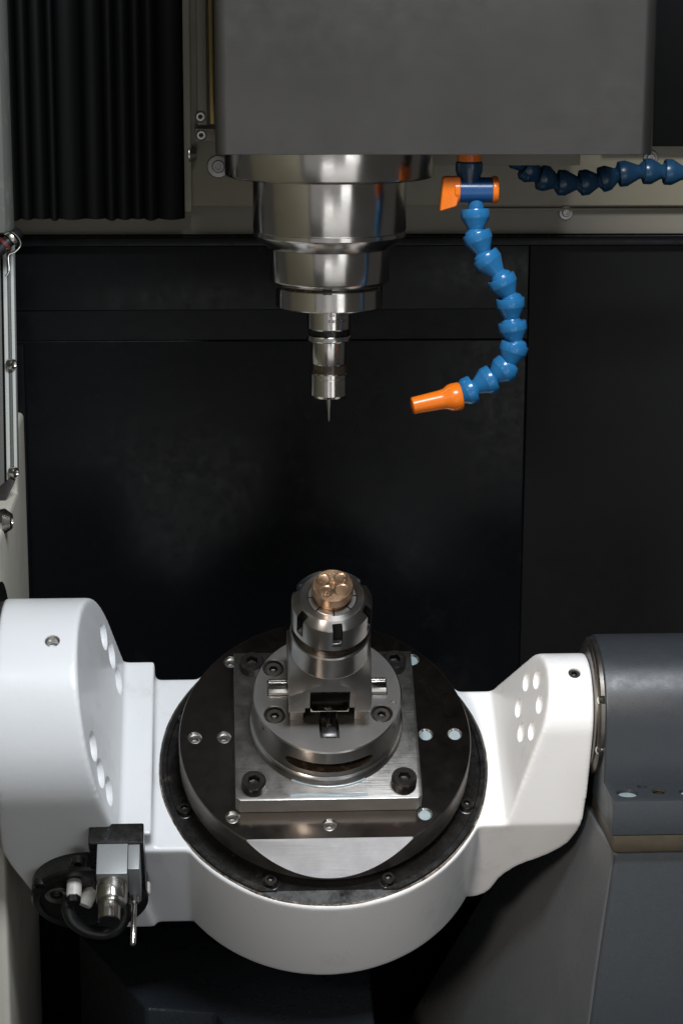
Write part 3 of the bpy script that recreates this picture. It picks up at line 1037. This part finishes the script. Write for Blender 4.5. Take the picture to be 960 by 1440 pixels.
cpts = [atV(x, y, v) for x, y, v in [(98, 1262, -92), (96, 1278, -100), (104, 1296, -106), (124, 1309, -110), (148, 1312, -110), (166, 1304, -108), (176, 1284, -102), (172, 1262, -96)]]
finish('cable', tube([p - SO for p in cpts], 4.6, 14), 'cable', ts)
finish('white_bush', vx(lathe([(0, -4), (5.5, -4), (5.5, 3), (4.8, 4), (0, 4)], 32), -127, -80, -66), 'nylon', ts)

# rotary drive housing left of the cradle
p = atY(10, 815, 30)
dr = thing('drive_housing', 'black round drive housing behind the white cradle hub', 'drive housing', (-222, -11, 24))
finish('housing', xf(lathe([(0, -1), (70, -1), (86, 0), (88, 2), (88, 60), (0, 60)], 96), T(0, 14, 0) @ orient((-1, 0, 0))), 'black', dr)
finish('hub_collar', xf(lathe([(0, -4), (76, -4), (76, 14), (0, 14)], 96), orient((-1, 0, 0))), 'sheet', dr)

# ================================================================== TAILSTOCK
ay, az, TRr = -11.4, 23.7, 49.0
tx = 184.6
tl = thing('tailstock', 'dark grey enamelled tailstock bearing housing right of the white cradle', 'tailstock', (tx, ay, -51))
TO = np.array([tx, ay, -51])
prof = [(-TRr, -15 - 2)] + [(TRr * math.cos(a), az + TRr * math.sin(a)) for a in np.linspace(math.pi, 0, 49)] + [(TRr, -17)]
bm = prism([(y, z + 51) for y, z in prof], 0, 150, 'x')
e = [e_ for e_ in bm.edges if all(abs(v.co.x) < 1e-6 for v in e_.verts)]
bmesh.ops.bevel(bm, geom=e, offset=1.8, segments=3, affect='EDGES', profile=.5)
hb = finish('housing', bm, 'grey_paint', tl, 25)
base = finish('base', bevel_sharp(box(.2, 150, -95 - ay, 60, 51 - 39, 51 - 15), 1.0), 'grey_paint', tl)
cut(base, [xf(cyl(7.3, 30, 60, 36, .01), T(12.5, -80.0 - ay, 0)), xf(cyl(7.3, 30, 60, 36, .01), T(54.5, -80.0 - ay, 0)), xf(cyl(5.0, 20, 60, 30, .01), T(34, -78 - ay, 0)), xf(cyl(3.3, 30, 60, 24, .01), T(24.5, -68.5 - ay, 0))])
for x in (12.5, 54.5):
    finish('coolant_plug', xf(lathe([(0, 29.5), (7.1, 29.5), (7.1, 33), (6.2, 34), (0, 34.3)], 36), T(x, -80 - ay, 0)), 'milky', base)
finish('tapped_bush', xf(lathe([(4.0, 21), (4.9, 21), (4.9, 35.4), (4.0, 35)], 30), T(34, -78 - ay, 0)), 'bronze', base)
finish('shim_plate', bevel_sharp(box(1.0, 150, -94.5 - ay, 60, 0, 11.8), .8), 'bronze', tl)
fr = finish('bearing_ring', xf(lathe([(34, 0), (47.2, 0), (47.2, 2.5), (45.5, 3.8), (43, 4), (42.4, 5.2), (34, 5.2)], 96), T(0, 0, az + 51) @ orient((-1, 0, 0))), 'discwall', tl)
for (x, y) in [(838, 985), (835, 1055)]:
    p = atY(x, y, ay - 42) - TO
    finish('ring_screw', xf(lathe([(0, -2), (3.6, -2), (3.6, .6), (2.8, 2.2), (1.4, 2.8), (0, 2.8)], 24), T(-1.5, p[1] + .5, p[2]) @ orient((-.8, -.6, 0))), 'chrome', tl)

# pedestal under the tailstock
pd = thing('tailstock_pedestal', 'flared dark grey cast pedestal under the tailstock', 'pedestal', (tx, ay, -330))
bm = bmesh.new()
levels = [(278.6, [(3, -88), (150, -88), (150, 140), (-10, 140), (-6, 60)]),
          (190, [(-7, -91), (150, -91), (150, 150), (-28, 150), (-22, 60)]),
          (.2, [(-26, -99), (150, -99), (150, 190), (-118, 190), (-100, 60)])]
rg = [[bm.verts.new((x, y - ay, z)) for x, y in pts_] for z, pts_ in levels]
bm.faces.new(rg[0])
bm.faces.new(rg[-1][::-1])
for A_, B_ in zip(rg, rg[1:]):
    for i in range(5):
        j = (i + 1) % 5
        bm.faces.new((A_[i], A_[j], B_[j], B_[i]))
bmesh.ops.recalc_face_normals(bm, faces=bm.faces)
bevel_sharp(bm, 4.5, 4)
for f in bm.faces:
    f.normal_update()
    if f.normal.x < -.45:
        f.material_index = 1  # left faces take the lightened enamel as painted light
finish('pedestal_body', bm, 'grey_paint', pd, mats=['lit_side'])
